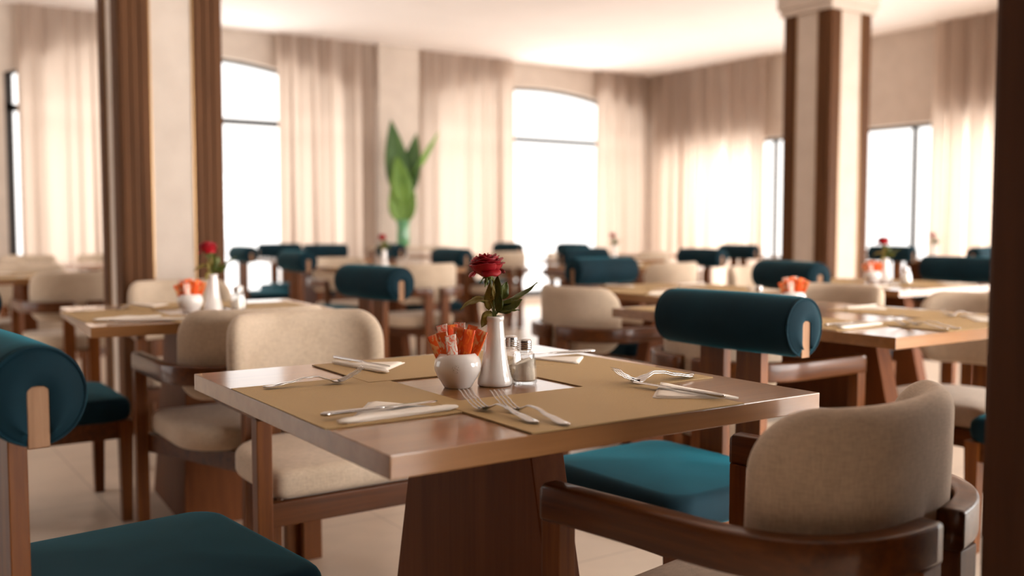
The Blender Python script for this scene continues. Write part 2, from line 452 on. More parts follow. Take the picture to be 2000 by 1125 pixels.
# pillars: plaster core, fluted wood panels at the corners
def pillar(x, y, s, ys, m_wood, cap=None, panel=.15, lab=None):
    root = bpy.data.objects.new('pillar', None); COL.objects.link(root); root.location = (x, y, 0); root['kind'] = 'structure'
    obj('plaster_core', BX(.006, s-.006, .006, ys-.006, 0, H), PLASTER, root, smooth=False)
    def face(w, tr):
        for c0 in (0.0, w-panel):
            bm = bmesh.new()
            def fb(u0, u1, d0, d1, z0=0, z1=H, b=0.0):
                a = tr(u0, d0); c = tr(u1, d1)
                box(bm, min(a[0], c[0]), max(a[0], c[0]), min(a[1], c[1]), max(a[1], c[1]), z0, z1, bev=b)
            fb(c0, c0+panel, -.001, .012)
            for k in range(3):
                u = c0+.006+k*(panel-.012)/3
                fb(u+.004, u+(panel-.012)/3-.004, -.008, .0, b=.003)
            obj('fluted_panel', bm, m_wood, root, smooth=False)
        for u in (panel+.003, w-panel-.003):
            bm = bmesh.new(); a = tr(u-.003, -.002); c = tr(u+.003, .009)
            box(bm, min(a[0], c[0]), max(a[0], c[0]), min(a[1], c[1]), max(a[1], c[1]), 0, H)
            obj('metal_strip', bm, BRONZE, root, smooth=False)
    face(s, lambda u, d: (u, d)); face(ys, lambda u, d: (d, u))
    face(s, lambda u, d: (u, ys-d)); face(ys, lambda u, d: (s-d, u))
    if cap:
        bm = bmesh.new(); box(bm, -.05, s+.05, -.05, ys+.05, cap+.06, H, bev=.01); box(bm, -.03, s+.03, -.03, ys+.03, cap, cap+.07, bev=.01)
        obj('capital', bm, PLASTER, root, smooth=False)
    return root
pillar(1.17, 5.22, .52, .46, PILW)
pillar(6.98, 5.40, .55, .50, PILW, cap=2.93, panel=.135)
# the dark wood-clad pillar close to the camera
rp = bpy.data.objects.new('pillar', None); COL.objects.link(rp); rp.location = (1.215, .16, 0); rp['kind'] = 'structure'
obj('wood_cladding', BX(0, .5, 0, .53, 0, H, bev=.008), PILD, rp, smooth=False)
for k in range(3):
    obj('wood_batten', BX(-.012, .004, .04+k*.16, .15+k*.16, 0, H, bev=.004), PILD, rp, smooth=False)

# ------------------------------------------------------------------ curtains
def curtain(label, p0, p1, z0=.02, z1=H-.01, period=.25, amp=.075, seed=1, group=None):
    rnd = random.Random(seed)
    L = math.dist(p0, p1); n = max(24, int(L/period*24)); d = ((p1[0]-p0[0])/L, (p1[1]-p0[1])/L); nrm = (-d[1], d[0])
    ph = [rnd.uniform(0, 6) for _ in range(4)]
    bm = bmesh.new(); rows = []
    zs = [z0+(z1-z0)*(k/16) for k in range(17)]
    for z in zs:
        f = (z-z0)/(z1-z0); row = []
        for i in range(n+1):
            s = L*i/n
            q = s + .035*math.sin(s*5+ph[0]) + .02*math.sin(s*13+ph[1]) + .01*(1-f)*math.sin(s*9+ph[2])
            a = amp*(.55+.45*(1-f))*(1+.35*math.sin(s*3.1+ph[3]))
            w = math.sin(2*PI*q/period)
            if f > .9: w = w*(1-.5*(f-.9)/.1) + .3*math.sin(4*PI*q/period)*(f-.9)/.1
            o = a*w
            ov = period*(.15+.08*math.sin(s*4.3+ph[2]))*math.sin(4*PI*q/period)*(1-.45*f)
            sx = min(max(s+ov, 0), L)
            row.append(bm.verts.new((p0[0]+d[0]*sx+nrm[0]*o, p0[1]+d[1]*sx+nrm[1]*o, z)))
        rows.append(row)
    for a, b in zip(rows, rows[1:]):
        for i in range(n): bm.faces.new((a[i], a[i+1], b[i+1], b[i]))
    return tag(obj('curtain', bm, CURT), label, 'curtain', group)
yc = YB-.13
curtain('beige pleated curtain at the far left, beside the bare strip of dark window frame', (1.47, yc), (2.75, yc), seed=1)
curtain('beige pleated curtain gathered between the left arched window and the plaster pier', (4.17, yc), (5.40, yc), seed=2)
curtain('beige pleated curtain between the leafy plant and the middle bright window', (6.05, yc), (7.44, yc), seed=3)
curtain('beige pleated curtain filling the back wall up to the room corner', (8.95, yc), (9.86, yc), seed=4)
xc = XR-.13
curtain('wide beige curtain on the right wall from the corner to the twin striped pillar', (xc, 10.80), (xc, 8.62), seed=5)
curtain('beige curtain on the right wall beside the dark wooden post', (xc, 6.27), (xc, 4.4), seed=6)

# ------------------------------------------------------------------ armchair with cream linen and split wooden band
def band_path(n=30):
    """half of the arm band seen from above, from the front tip to the rear end beside the centre gap"""
    a, b, e, y0 = .282, .248, 2.6, -.02
    pts = [(a, .268), (a, .21), (a, .15), (a, .08)]
    for i in range(n+1):
        t = PI/2*i/n
        c, s = math.cos(t), math.sin(t)
        pts.append((a*c**(2/e), y0-b*s**(2/e)))
    out = []
    for x, y in pts:
        if x >= .034: out.append((x, y))
    out.append((.034, y0-b))
    return out
BAND = band_path()
def sweep_band(bm, path, th, z0, z1, side):
    loops = []
    for i, (x, y) in enumerate(path):
        x0, y0 = path[max(i-1, 0)]; x1, y1 = path[min(i+1, len(path)-1)]
        dx, dy = x1-x0, y1-y0; l = math.hypot(dx, dy); nx, ny = -dy/l, dx/l
        r = .007; hw = th/2
        sec = []
        for cx, cz, a0 in ((hw-r, z1-r, 0), (-hw+r, z1-r, 90), (-hw+r, z0+r, 180), (hw-r, z0+r, 270)):
            for k in range(4):
                an = math.radians(a0+k*30); sec.append((cx+r*math.cos(an), cz+r*math.sin(an)))
        drop = 0
        loops.append([(side*(x+nx*u), y+ny*u, z-drop) for u, z in sec])
    # rounded front tip
    tip = []
    for u in loops[0]: tip.append((u[0], u[1]+.006, u[2]+(.0 if u[2] < z1-.02 else -.006)))
    return loops_to_mesh(bm, [tip]+loops)
def arc_surface():
    """arc-length table of the backrest centre line (inside the band), from the middle of the back"""
    a, b, e, y0 = .282-.046, .248-.046, 2.4, -.02
    pts = []
    for i in range(61):
        t = PI/2*(1-i/60)
        c, s = max(math.cos(t), 0), max(math.sin(t), 0)
        pts.append((a*c**(2/e), y0-b*s**(2/e)))
    L = [0]
    for p, q in zip(pts, pts[1:]): L.append(L[-1]+math.dist(p, q))
    return pts, L
ARC, ARCL = arc_surface()
def on_arc(s):
    sg = 1 if s >= 0 else -1; s = min(abs(s), ARCL[-1]-1e-4)
    i = max(k for k in range(len(ARCL)) if ARCL[k] <= s); i = min(i, len(ARC)-2)
    f = (s-ARCL[i])/(ARCL[i+1]-ARCL[i])
    p, q = ARC[i], ARC[i+1]
    x, y = p[0]+(q[0]-p[0])*f, p[1]+(q[1]-p[1])*f
    dx, dy = q[0]-p[0], q[1]-p[1]; l = math.hypot(dx, dy)
    nx, ny = -dy/l, dx/l            # towards the sitter
    return sg*x, y, sg*nx, ny
def seat_outline(i):
    """cream seat: straight front, rounded rear"""
    hx, yf, r = .248-i, .258-i, .035
    pts = []
    for k in range(7):
        a = PI/2*k/6; pts.append((hx-r+r*math.cos(a), yf-r+r*math.sin(a)))
    for k in range(1, 8): pts.append((hx-r-(2*hx-2*r)*k/8, yf))
    for k in range(7):
        a = PI/2+PI/2*k/6; pts.append((-hx+r+r*math.cos(a), yf-r+r*math.sin(a)))
    e, y0, b = 2.5, 0.0, .215-i
    for k in range(1, 32):
        t = PI*k/32; c, s = math.cos(t), math.sin(t)
        pts.append((-hx*abs(c)**(2/e)*(1 if c > 0 else -1), y0-b*s**(2/e)))
    return pts
def make_armchair():
    root = thing('armchair', '', 'chair')
    obj('seat', cushion(bmesh.new(), seat_outline, 0, .355, .438, .026, crown=.010), LINEN, root)
    # backrest bent along the band, creased at the gap
    def bend(s, zz, d):
        x, y, nx, ny = on_arc(s)
        lean = .10*(zz)                                   # top leans back a little
        cr = -.012*math.exp(-(s/.012)**2)*math.exp(-((zz+.075)/.05)**2) if d < 0 else 0
        d2 = d - cr
        return (x+nx*d2, y+ny*d2-lean*.35, .668+zz)
    HX, HZ, R, TH, ER = .296, .144, .10, .026, .034
    bm = bmesh.new(); nu, nv = 48, 28; sides = []
    for sgn in (1, -1):
        rows = []
        for jv in range(nv+1):
            z = HZ*math.sin(PI/2*(2*jv/nv-1)); ex = max(0, abs(z)-(HZ-R))
            w = HX-(R-math.sqrt(max(R*R-ex*ex, 0))); row = []
            for iu in range(nu+1):
                x = w*math.sin(PI/2*(2*iu/nu-1)); cx_ = abs(x)-(HX-R)
                dist = min(HX-abs(x), HZ-abs(z)) if cx_ <= 0 or ex <= 0 else R-math.hypot(cx_, ex)
                q = max(0, min(1, dist/ER)); d = TH*math.sqrt(max(0, 1-(1-q)**2)) + .004*(1-(x/HX)**2)*(1-(z/HZ)**2)
                row.append(bm.verts.new(bend(x, z, sgn*d)))
            rows.append(row)
        for a, b in zip(rows, rows[1:]):
            for iu in range(nu): bm.faces.new((a[iu], a[iu+1], b[iu+1], b[iu]))
    bmesh.ops.remove_doubles(bm, verts=bm.verts[:], dist=1e-5)
    obj('backrest', bm, LINEN, root)
    for sd in (-1, 1):
        obj('armrest', sweep_band(bmesh.new(), BAND, .039, .578, .641, sd), WOODY, root)
        obj('leg', box(bmesh.new(), min(sd*.259, sd*.300), max(sd*.259, sd*.300), .231, .272, 0, .580, bev=.003), WOODZ, root, smooth=False)
        obj('leg', box(bmesh.new(), min(sd*.035, sd*.098), max(sd*.035, sd*.098), -.286, -.252, 0, .580, bev=.003), WOODZ, root, smooth=False)
    bm = bmesh.new()
    box(bm, -.261, .261, .236, .264, .293, .356, bev=.002)
    for sd in (-1, 1):
        lo = [(sd*.262, .236), (sd*.235, .236), (sd*.06, -.252), (sd*.09, -.252)]
        loops_to_mesh(bm, [[(x, y, .293) for x, y in lo], [(x, y, .356) for x, y in lo]])
    obj('seat_frame', bm, WOODX, root, smooth=False)
    return root

# ------------------------------------------------------------------ chair with teal bolster back
def bolster_section(i=0.0, R=.078, sw=.0165, st=.018):
    """C shaped section (y, z) about the roll axis, slot open at the bottom, inset by i"""
    r = R-i; ry = r*.95
    a0 = math.asin(min(sw/ry, 1))
    pts = []
    n = 40
    for k in range(n+1):
        a = -PI/2 + a0 + (2*PI-2*a0)*k/n
        pts.append((ry*math.cos(a), r*math.sin(a)))
    # up the slot on the far side, round its top, and down again
    zb = -r*math.cos(a0)
    for k in range(1, 5): pts.append((-sw, zb+(st-.012-zb)*k/5))
    for k in range(7):
        a = PI - PI*k/6; pts.append((sw*math.cos(a), st-.012+.012*math.sin(a)))
    for k in range(1, 5): pts.append((sw, st-.012-(st-.012-zb)*k/5))
    return pts
def make_teal():
    root = thing('bolster_chair', '', 'chair')
    def so(i): return rrect(.264-i, .23-i, .06, 7)
    bm = cushion(bmesh.new(), so, 0, .366, .452, .03, crown=.012)
    for v in bm.verts: v.co.y += .015
    obj('seat', bm, TEAL, root)
    ya, za, hl = -.24, .815, .236
    loops = []
    xs = [(-hl-.004, .02), (-hl, .012), (-hl+.004, .006), (-hl+.011, .002), (-hl+.02, 0)]
    st = [(-hl+.02+(2*hl-.04)*k/10, -.0025*math.sin(PI*k/10)) for k in range(1, 10)]
    for x, i in xs+st+[(-x, i) for x, i in reversed(xs)]:
        loops.append([(x, ya+y, za+z) for y, z in bolster_section(i)])
    bm = loops_to_mesh(bmesh.new(), loops, False, False)
    for lp, sd in ((loops[0], -1), (loops[-1], 1)):
        outer = [Vector(p) for p in lp[:41]]
        slot = [outer[0]] + [Vector(p) for p in reversed(lp[41:])] + [outer[40]]
        acc = [0.0]
        for p, q in zip(slot, slot[1:]): acc.append(acc[-1]+(q-p).length)
        res = []
        for k in range(41):
            d = acc[-1]*k/40; i = max(j for j in range(len(acc)) if acc[j] <= d+1e-9); i = min(i, len(slot)-2)
            res.append(slot[i].lerp(slot[i+1], (d-acc[i])/max(acc[i+1]-acc[i], 1e-9)))
        rows = [[bm.verts.new(outer[k].lerp(res[k], t/6)+Vector((sd*.006*math.sin(PI*t/6), 0, 0))) for k in range(41)] for t in range(7)]
        for a, b in zip(rows, rows[1:]):
            for k in range(40): bm.faces.new((a[k], a[k+1], b[k+1], b[k]))
    bmesh.ops.remove_doubles(bm, verts=bm.verts[:], dist=2e-5)
    back = obj('backrest', bm, TEAL, root)
    for sd in (-1, 1):
        pts = [(sd*(hl-.004), ya+y, za+z) for y, z in bolster_section(.004)[:41]]
        obj('piping', tube(bmesh.new(), pts, .0028, 6), TEAL, back)
    obj('back_board', BX(-hl-.0015, hl+.0015, ya-.0155, ya+.0155, za-.078, za+.016, bev=.002), ENDGRAIN, root, smooth=False)
    for sd in (-1, 1):
        obj('leg', BX(min(sd*.022, sd*.108), max(sd*.022, sd*.108), ya-.015, ya+.015, 0, za-.05, bev=.002), WOODZ, root, smooth=False)
    for sd in (-1, 1):
        a = (sd*.236, .218)
        lo = [(a[0]+u*.017, a[1]+v*.017, 0) for u, v in ((-1, -1), (1, -1), (1, 1), (-1, 1))]
        hi = [(a[0]+u*.024, a[1]+v*.024, .371) for u, v in ((-1, -1), (1, -1), (1, 1), (-1, 1))]
        obj('leg', loops_to_mesh(bmesh.new(), [lo, hi]), WOODZ, root, smooth=False)
    bm = bmesh.new()
    box(bm, -.213, .213, .205, .232, .306, .371, bev=.002)
    for sd in (-1, 1): box(bm, min(sd*.222, sd*.246), max(sd*.222, sd*.246), -.225, .195, .306, .371, bev=.002)
    box(bm, -.222, .222, -.225, -.2, .306, .371, bev=.002)
    obj('seat_frame', bm, WOODX, root, smooth=False)
    return root

PROTO = {}
def chair(kind, x, y, face, label, group, rot=0.0):
    """face: n/s/e/w = the way the sitter looks"""
    if kind not in PROTO:
        PROTO[kind] = o = make_armchair() if kind == 'cream' else make_teal()
    else: o = copy_tree(PROTO[kind])
    o.location = (x, y, 0)
    o.rotation_euler = (0, 0, {'n': 0, 'w': PI/2, 's': PI, 'e': -PI/2}[face]+math.radians(rot))
    o['label'] = label; o['group'] = group
    return o
G1, G2, G3 = 'chairs around the near table', 'chairs around the table by the fluted pillar', 'chairs around the long table'
GF = 'chairs at the far tables'
G8 = 'chairs around the table beyond the long table'
chair('teal', .445, 1.86, 'e', 'teal velvet bolster chair cut by the left picture edge, its dark seat lowest in view', G1, 6)
chair('teal', 1.765, 1.845, 'w', 'teal velvet bolster chair behind the near table with the largest fully visible roll', G1, 2)
chair('cream', 1.145, 2.655, 's', 'cream linen armchair tucked under the near table behind the fork and napkin', G1)
chair('cream', 1.292, 1.085, 'n', 'cream linen armchair in front of the near table, big backrest at lower right', G1, 9.5)
chair('teal', .60, 3.93, 'e', 'teal chair at the pillar table, only its seat corner and front leg showing', G2)
chair('teal', 1.79, 4.09, 'w', 'teal bolster chair just left of the red rose, its slotted roll end facing right', G2, 6)
chair('cream', 1.105, 3.235, 'n', 'cream armchair seen from behind, overlapping back-to-back with the one at the near table', G2)
chair('cream', 1.34, 4.70, 's', 'cream armchair in front of the plaster face of the large fluted pillar', G2)
chair('cream', 2.57, 2.33, 'e', 'cream armchair at the long table half hidden behind the big teal roll', G3)
chair('cream', 2.83, 3.42, 'e', 'cream armchair with split wooden band, just right of the salt shakers', G8)
chair('cream', 3.50, 2.08, 'w', 'cream armchair across the long table, touching the dark wooden post', G3)
chair('cream', 3.55, 2.79, 'w', 'cream armchair across the long table, beside the orange sachets', G3)
chair('teal', 3.27, 1.53, 'n', 'teal chair at the near end of the long table, only a seat sliver showing', G3)
chair('teal', 3.70, 4.20, 's', 'teal bolster chair right of the rose, above the cream armchair with split band', G8, 4)
G4 = 'chairs around the table before the striped pillar'
chair('teal', 4.33, 3.35, 'e', 'teal bolster chair in front of the striped pillar foot', G4, -12)
chair('teal', 5.36, 3.35, 'w', 'teal bolster chair against the dark post, wider and lower than the roll above it', G4)
chair('cream', 5.02, 4.33, 's', 'pale cream armchair between the big teal roll and the striped pillar', G4)
G5 = 'cream chairs at the far left table'
chair('cream', 1.12, 6.35, 'n', 'cream armchair seen from behind at left, its backrest cut by the pillar edge', G5)
chair('cream', 1.06, 7.45, 's', 'low wide cream backrest behind the far left tabletop', G5)
G6 = 'chairs around the table behind the slotted teal roll'
chair('teal', 3.06, 7.02, 'e', 'dark teal bolster chair under the left bright window, slot and post showing', G6)
chair('teal', 4.06, 7.2, 'w', 'teal bolster chair left of the rose, above a cream backrest', G6)
chair('cream', 3.47, 6.29, 'n', 'cream armchair seen squarely from behind, with two posts and a gap, left of the rose', G6)
chair('cream', 3.5, 7.62, 's', 'pale cream backrest behind the slotted teal roll', G6)
G7 = 'chairs around the middle far table'
chair('cream', 5.08, 5.44, 'n', 'cream armchair with wooden band right behind the end of the long table', G7)
chair('teal', 5.76, 5.92, 'w', 'teal bolster chair seen end-on like a dark disc', G7)
chair('teal', 5.32, 6.43, 's', 'teal roll just peeking above the larger teal roll right of the rose', G7)
chair('teal', 3.38, 9.15, 'e', 'teal bolster chair half hidden by the fluted pillar edge above the blurred rose', GF)
chair('teal', 4.0, 10.2, 's', 'teal roll in the foot of the left bright window', GF)
chair('teal', 4.22, 9.45, 's', 'teal roll in front of the curtain left of the leafy plant', GF)
chair('teal', 5.19, 9.6, 'e', 'small teal roll under the leafy plant', GF)
chair('teal', 6.27, 9.6, 'w', 'small teal roll right above the red rose', GF)
chair('cream', 5.87, 8.80, 'n', 'cream armchair seen from behind above the red rose', GF)
chair('cream', 6.2, 7.95, 's', 'small cream backrest in the foot of the middle bright window', GF)
chair('teal', 7.1, 8.8, 'e', 'small teal roll in the foot of the middle bright window', GF)
chair('cream', 7.1, 7.85, 'n', 'small cream backrest under the room corner', GF)
chair('teal', 8.0, 7.12, 'e', 'teal roll in front of the wide right-hand curtain', GF)
chair('teal', 8.70, 5.78, 'e', 'teal roll in the foot of the bright window right of the striped pillar', GF)
chair('teal', 8.72, 5.2, 'n', 'far teal roll beside the dark post, above a wider teal roll', GF)
chair('cream', 2.06, 9.92, 's', 'small tan backrest before the far left curtain, next to the pillar', GF)
chair('cream', 1.42, 10.0, 's', 'small tan backrest before the far left curtain, near the window frame', GF)
chair('cream', 1.30, 8.78, 'e', 'cream backrest at the left picture edge below the dark window frame', GF)

# ------------------------------------------------------------------ tables
def make_table(sx=.9, sy=.9, peds=((0, 0, 0),)):
    root = thing('dining_table', '', 'table')
    obj('tabletop', BX(-sx/2, sx/2, -sy/2, sy/2, .726, .760, bev=.0016), TOPX, root, smooth=False)
    for px, py, rz, *dims in peds:
        t, tb, a, b = dims or (.037, .037, .20, .37)
        lo = [(-tb, -b, 0), (tb, -b, 0), (tb, b, 0), (-tb, b, 0)]; hi = [(-t, -a, .726), (t, -a, .726), (t, a, .726), (-t, a, .726)]
        c, s = math.cos(rz), math.sin(rz)
        f = lambda p: (px+p[0]*c-p[1]*s, py+p[0]*s+p[1]*c, p[2])
        bm = loops_to_mesh(bmesh.new(), [[f(p) for p in lo], [f(p) for p in hi]])
        bmesh.ops.bevel(bm, geom=bm.edges[:], offset=.002, segments=1, affect='EDGES')
        obj('pedestal', bm, PED, root, smooth=False)
    return root
TPROTO = {}
def table(key, x, y, label, rz=0.0, args=()):
    if key not in TPROTO: TPROTO[key] = o = make_table(*args)
    else: o = copy_tree(TPROTO[key])
    o.location = (x, y, 0); o.rotation_euler = (0, 0, math.radians(rz)); o['label'] = label; o['group'] = 'dining tables'
    return o
T1 = (1.05, 1.62)
table('sq', *T1, 'square walnut dining table in sharp focus at the centre, laid for four', args=(.9, .9, ((-.012, 0, 0),)))
TABLES = {
 'pillar': (1.10, 3.64, -4, 'square wooden table in front of the large fluted pillar'),
  'beyond': (3.46, 3.56, 90, 'square table directly beyond the long table, under the teal roll right of the rose'),
 'striped': (4.72, 3.32, 0, 'square table before the striped pillar, with blurred rose and bowl'),
 'left': (.95, 6.93, 0, 'square table at the far left edge with cream chairs'),
 'roll': (3.5, 6.85, 0, 'square table behind the slotted teal roll left of the rose'),
 'middle': (5.2, 6.0, 0, 'square table between the rose and the room corner'),
 'window': (3.85, 9.2, 0, 'small far table in the foot of the left bright window'),
 'plant': (5.72, 9.36, 0, 'small far table below the leafy plant'),
 'sprig': (6.05, 7.35, 90, 'small far table in the foot of the middle bright window'),
 'corner': (7.75, 8.5, 0, 'small far table under the room corner'),
 'behind': (8.6, 6.98, 0, 'far table hidden mostly behind the striped pillar'),
 'post': (9.15, 5.85, 0, 'far table near the bright window beside the dark post'),
 'frame': (1.75, 9.0, 0, 'far table by the left curtain with tan chairs'),
}
for k, (x, y, rz, lab) in TABLES.items():
    if k == 'pillar': table('block', x, y, lab, rz, (.9, .9, ((0, .11, 0, .085, .125, .19, .29),)))
    else: table('sq', x, y, lab, rz)
table('long', 2.9, 2.255, 'long rectangular walnut table behind the big teal roll', 0, (.94, 1.23, ((.02, -.02, 0),)))

# ------------------------------------------------------------------ things on the tables
ZT = .760
def make_mat():
    bm = BX(-.225, .225, -.148, .148, 0, .0022)
    return obj('placemat', bm, MAT, smooth=False)
def fork_mesh():
    """lies along +x: handle end at 0, tine tips at .2"""
    bm = bmesh.new(); n = 26; loops = []
    def zc(t):      # side profile
        pts = [(0, .004), (.06, .0035), (.25, .009), (.42, .0160), (.52, .0170), (.62, .0105), (.70, .0035), (.76, .0040), (.82, .0085), (.9, .0165), (1, .029)]
        for (a, za), (b, zb) in zip(pts, pts[1:]):
            if a <= t <= b:
                f = (t-a)/(b-a); f = f*f*(3-2*f); return za+(zb-za)*f
    def wd(t):
        pts = [(0, .002), (.015, .0058), (.06, .0082), (.15, .0078), (.35, .0040), (.5, .0026), (.58, .0030), (.66, .0085), (.72, .0118), (.765, .0122)]
        for (a, wa), (b, wb) in zip(pts, pts[1:]):
            if a <= t <= b: return wa+(wb-wa)*(t-a)/(b-a)
        return pts[-1][1]
    L = .200
    for i in range(n+1):
        t = .765*i/n; x = L*t; w = wd(t); z = zc(t); h = .0011 if t > .6 else .0016
        dish = .0022*max(0, min(1, (t-.6)/.1))
        lp = []
        for k in range(12):
            a = 2*PI*k/12; y = w*math.cos(a); lp.append((x, y, z+h*math.sin(a)+dish*(abs(math.cos(a))**2)-dish*.3))
        loops.append(lp)
    loops_to_mesh(bm, loops)
    for j in range(4):
        yy = -.0102+j*.0068; lp = []
        for i in range(9):
            t = .75+.25*i/8; x = L*t; z = zc(t); w = .0016*(1-.35*i/8); h = .0010*(1-.3*i/8)
            lp.append([(x, yy+w*math.cos(2*PI*k/8), z+h*math.sin(2*PI*k/8)+.0012) for k in range(8)])
        loops_to_mesh(bm, lp)
    for v in bm.verts: v.co.y *= 1.18
    return bm
def knife_mesh():
    """lies along +x: handle end at 0, blade tip at .215; two loops blended"""
    bm = bmesh.new(); L = .215; loops = []
    for i in range(31):
        t = i/30; x = L*t
        if t < .5: w = .0042+.0022*(1-t/.5); h = .0026+.0012*(1-t/.5)
        else:
            w = .0042+.0052*min(1, (t-.5)/.12); h = max(.0007, .0026-.0019*min(1, (t-.5)/.08))
        if t > .9: w *= math.sqrt(max(.02, 1-((t-.9)/.1)**2))
        if i == 0: w *= .5; h *= .6
        off = .0 if t < .55 else -.0015
        loops.append([(x, off+w*math.cos(2*PI*k/10), .004+h*math.sin(2*PI*k/10)) for k in range(10)])
    return loops_to_mesh(bm, loops)
PM = make_mat(); PM['category'] = 'placemat'
FK = obj('fork', fork_mesh(), STEEL); FK['category'] = 'fork'
KN = obj('knife', knife_mesh(), STEEL); KN['category'] = 'knife'
FIRST = {PM, FK, KN}
def put(proto, x, y, z, rz, label, group, tilt=0.0):
    if proto in FIRST: FIRST.discard(proto); o = proto
    else: o = proto.copy(); COL.objects.link(o)
    o.location = (x, y, z); o.rotation_euler = (0, tilt, rz); o['label'] = label; o['group'] = group
    return o
def lay(proto, tail, head, z, label, group, tilt=0.0):
    return put(proto, tail[0], tail[1], z, math.atan2(head[1]-tail[1], head[0]-tail[0]), label, group, tilt)
def napkin(p1, p2, apex, label, group, z=ZT+.0026, strip=True):
    """paper napkin folded to a triangle, with a rolled fold along p1-p2"""
    root = thing('napkin', label, 'napkin', (p1[0], p1[1], z), math.atan2(p2[1]-p1[1], p2[0]-p1[0]), group)
    L = math.dist(p1, p2); c, s = (p2[0]-p1[0])/L, (p2[1]-p1[1])/L
    ax = (apex[0]-p1[0])*c+(apex[1]-p1[1])*s; ay = -(apex[0]-p1[0])*s+(apex[1]-p1[1])*c
    sg = 1 if ay > 0 else -1
    bm = bmesh.new()
    for lay_, (sh, dz) in enumerate(((1.0, 0), (.93, .0016))):
        tri = [(L*.06, 0), (L*.94, 0), (ax*sh+L*.5*(1-sh)+L*.03, ay*sh), (ax*sh+L*.5*(1-sh)-L*.03, ay*sh*.98)]
        if sg < 0: tri = tri[::-1]
        nn = 6; rings = []
        cx = sum(p[0] for p in tri)/4; cy = sum(p[1] for p in tri)/4
        def dens(k):
            out = []
            for i in range(4):
                a, b = tri[i], tri[(i+1) % 4]
                for j in range(nn): out.append((a[0]+(b[0]-a[0])*j/nn, a[1]+(b[1]-a[1])*j/nn))
            return [(cx+(x-cx)*k, cy+(y-cy)*k) for x, y in out]
        rz_ = lambda x, y: .0009*math.sin(x*70+y*45+lay_*2)
        lps = [[(x, y, dz+.0002) for x, y in dens(.05)], [(x, y, dz) for x, y in dens(1)], [(x, y, dz+.0016+abs(rz_(x, y))) for x, y in dens(1)],
               [(x, y, dz+.0022+rz_(x, y)+.0006) for x, y in dens(.75)], [(x, y, dz+.0026+rz_(x, y)+.0006) for x, y in dens(.4)], [(x, y, dz+.003) for x, y in dens(.05)]]
        loops_to_mesh(bm, lps)
    obj('folded_sheet', bm, NAPK, root)
    if strip:
        bm = bmesh.new(); lps = []
        for i in range(15):
            t = i/14; w = .010*(.75+.4*t); h = .0040
            if i in (0, 14): w *= .6; h *= .6
            yo = sg*.006+.002*math.sin(t*4)
            lps.append([(L*t, yo+w*math.copysign(abs(math.cos(a))**.7, math.cos(a)), .0046+h*math.copysign(abs(math.sin(a))**.8, math.sin(a))) for a in [2*PI*k/14 for k in range(14)]])
        loops_to_mesh(bm, lps)
        obj('rolled_fold', bm, NAPK, root)
    return root
def rel(t, rz=0):
    c, s = math.cos(math.radians(rz)), math.sin(math.radians(rz))
    return lambda p: (t[0]+p[0]*c-p[1]*s, t[1]+p[0]*s+p[1]*c)
MATS = [(-.305, -.02, 90), (.025, .267, 0), (.265, .012, 90), (.015, -.305, 0)]      # west, north, east, south
SIDE = ['west', 'north', 'east', 'south']
# near table
r1 = rel(T1)
for (x, y, a), lab in zip(MATS, ('woven golden brown placemat under the lone fork on the near table', 'woven placemat at the back edge of the near table, before the cream chair',
                                 'woven placemat before the big teal roll on the near table', 'woven placemat under the paired forks at the front of the near table')):
    X, Y = r1((x, y)); put(PM, X, Y, ZT+.0003+(.0006 if a == 0 else 0), math.radians(a+random.uniform(-1.2, 1.2)), lab, 'placemats on the near table')
ZM = ZT+.0032
gF, gK, gN = 'forks on the near table', 'knives on the near table', 'napkins on the near table'
lay(FK, r1((-.405, .160)), r1((-.255, .142)), ZM, 'single fork with raised neck, nearest the table corner at left', gF)
lay(FK, r1((-.170, -.405)), r1((-.178, -.255)), ZM, 'left one of two parallel forks pointing at the vase', gF)
lay(FK, r1((-.140, -.445)), r1((-.142, -.290)), ZM, 'right one of two parallel forks, its handle nearest the table edge', gF)
lay(FK, r1((.372, -.196)), r1((.214, -.190)), ZM, 'front fork of the crossed pair before the big teal roll', gF)
lay(FK, r1((.385, -.186)), r1((.226, -.172)), ZM+.001, 'rear fork of the crossed pair before the big teal roll', gF)
napkin(r1((-.425, -.232)), r1((-.205, -.222)), r1((-.30, -.085)), 'white paper napkin folded lengthwise at the front left of the near table', gN)
napkin(r1((.262, -.435)), r1((.262, -.205)), r1((.140, -.335)), 'white paper napkin under the knife on the right side of the near table', gN, strip=False)
napkin(r1((-.155, .410)), r1((-.125, .205)), r1((-.015, .330)), 'white paper napkin by the back edge of the near table, behind the lone fork', gN)
napkin(r1((.255, .225)), r1((.385, .165)), r1((.300, .095)), 'white paper napkin behind the shakers on the near table', gN, strip=False)
lay(KN, r1((-.435, -.183)), r1((-.216, -.177)), ZM+.005, 'long knife lying along the front left napkin', gK)
lay(KN, r1((.222, -.425)), r1((.196, -.225)), ZM+.005, 'knife crossing the right napkin on the near table', gK)
lay(KN, r1((-.140, .430)), r1((-.105, .215)), ZM+.0085, 'knife in the napkin by the back edge of the near table', gK)
lay(KN, r1((.440, .200)), r1((.270, .240)), ZM+.005, 'knife on the napkin behind the shakers', gK)
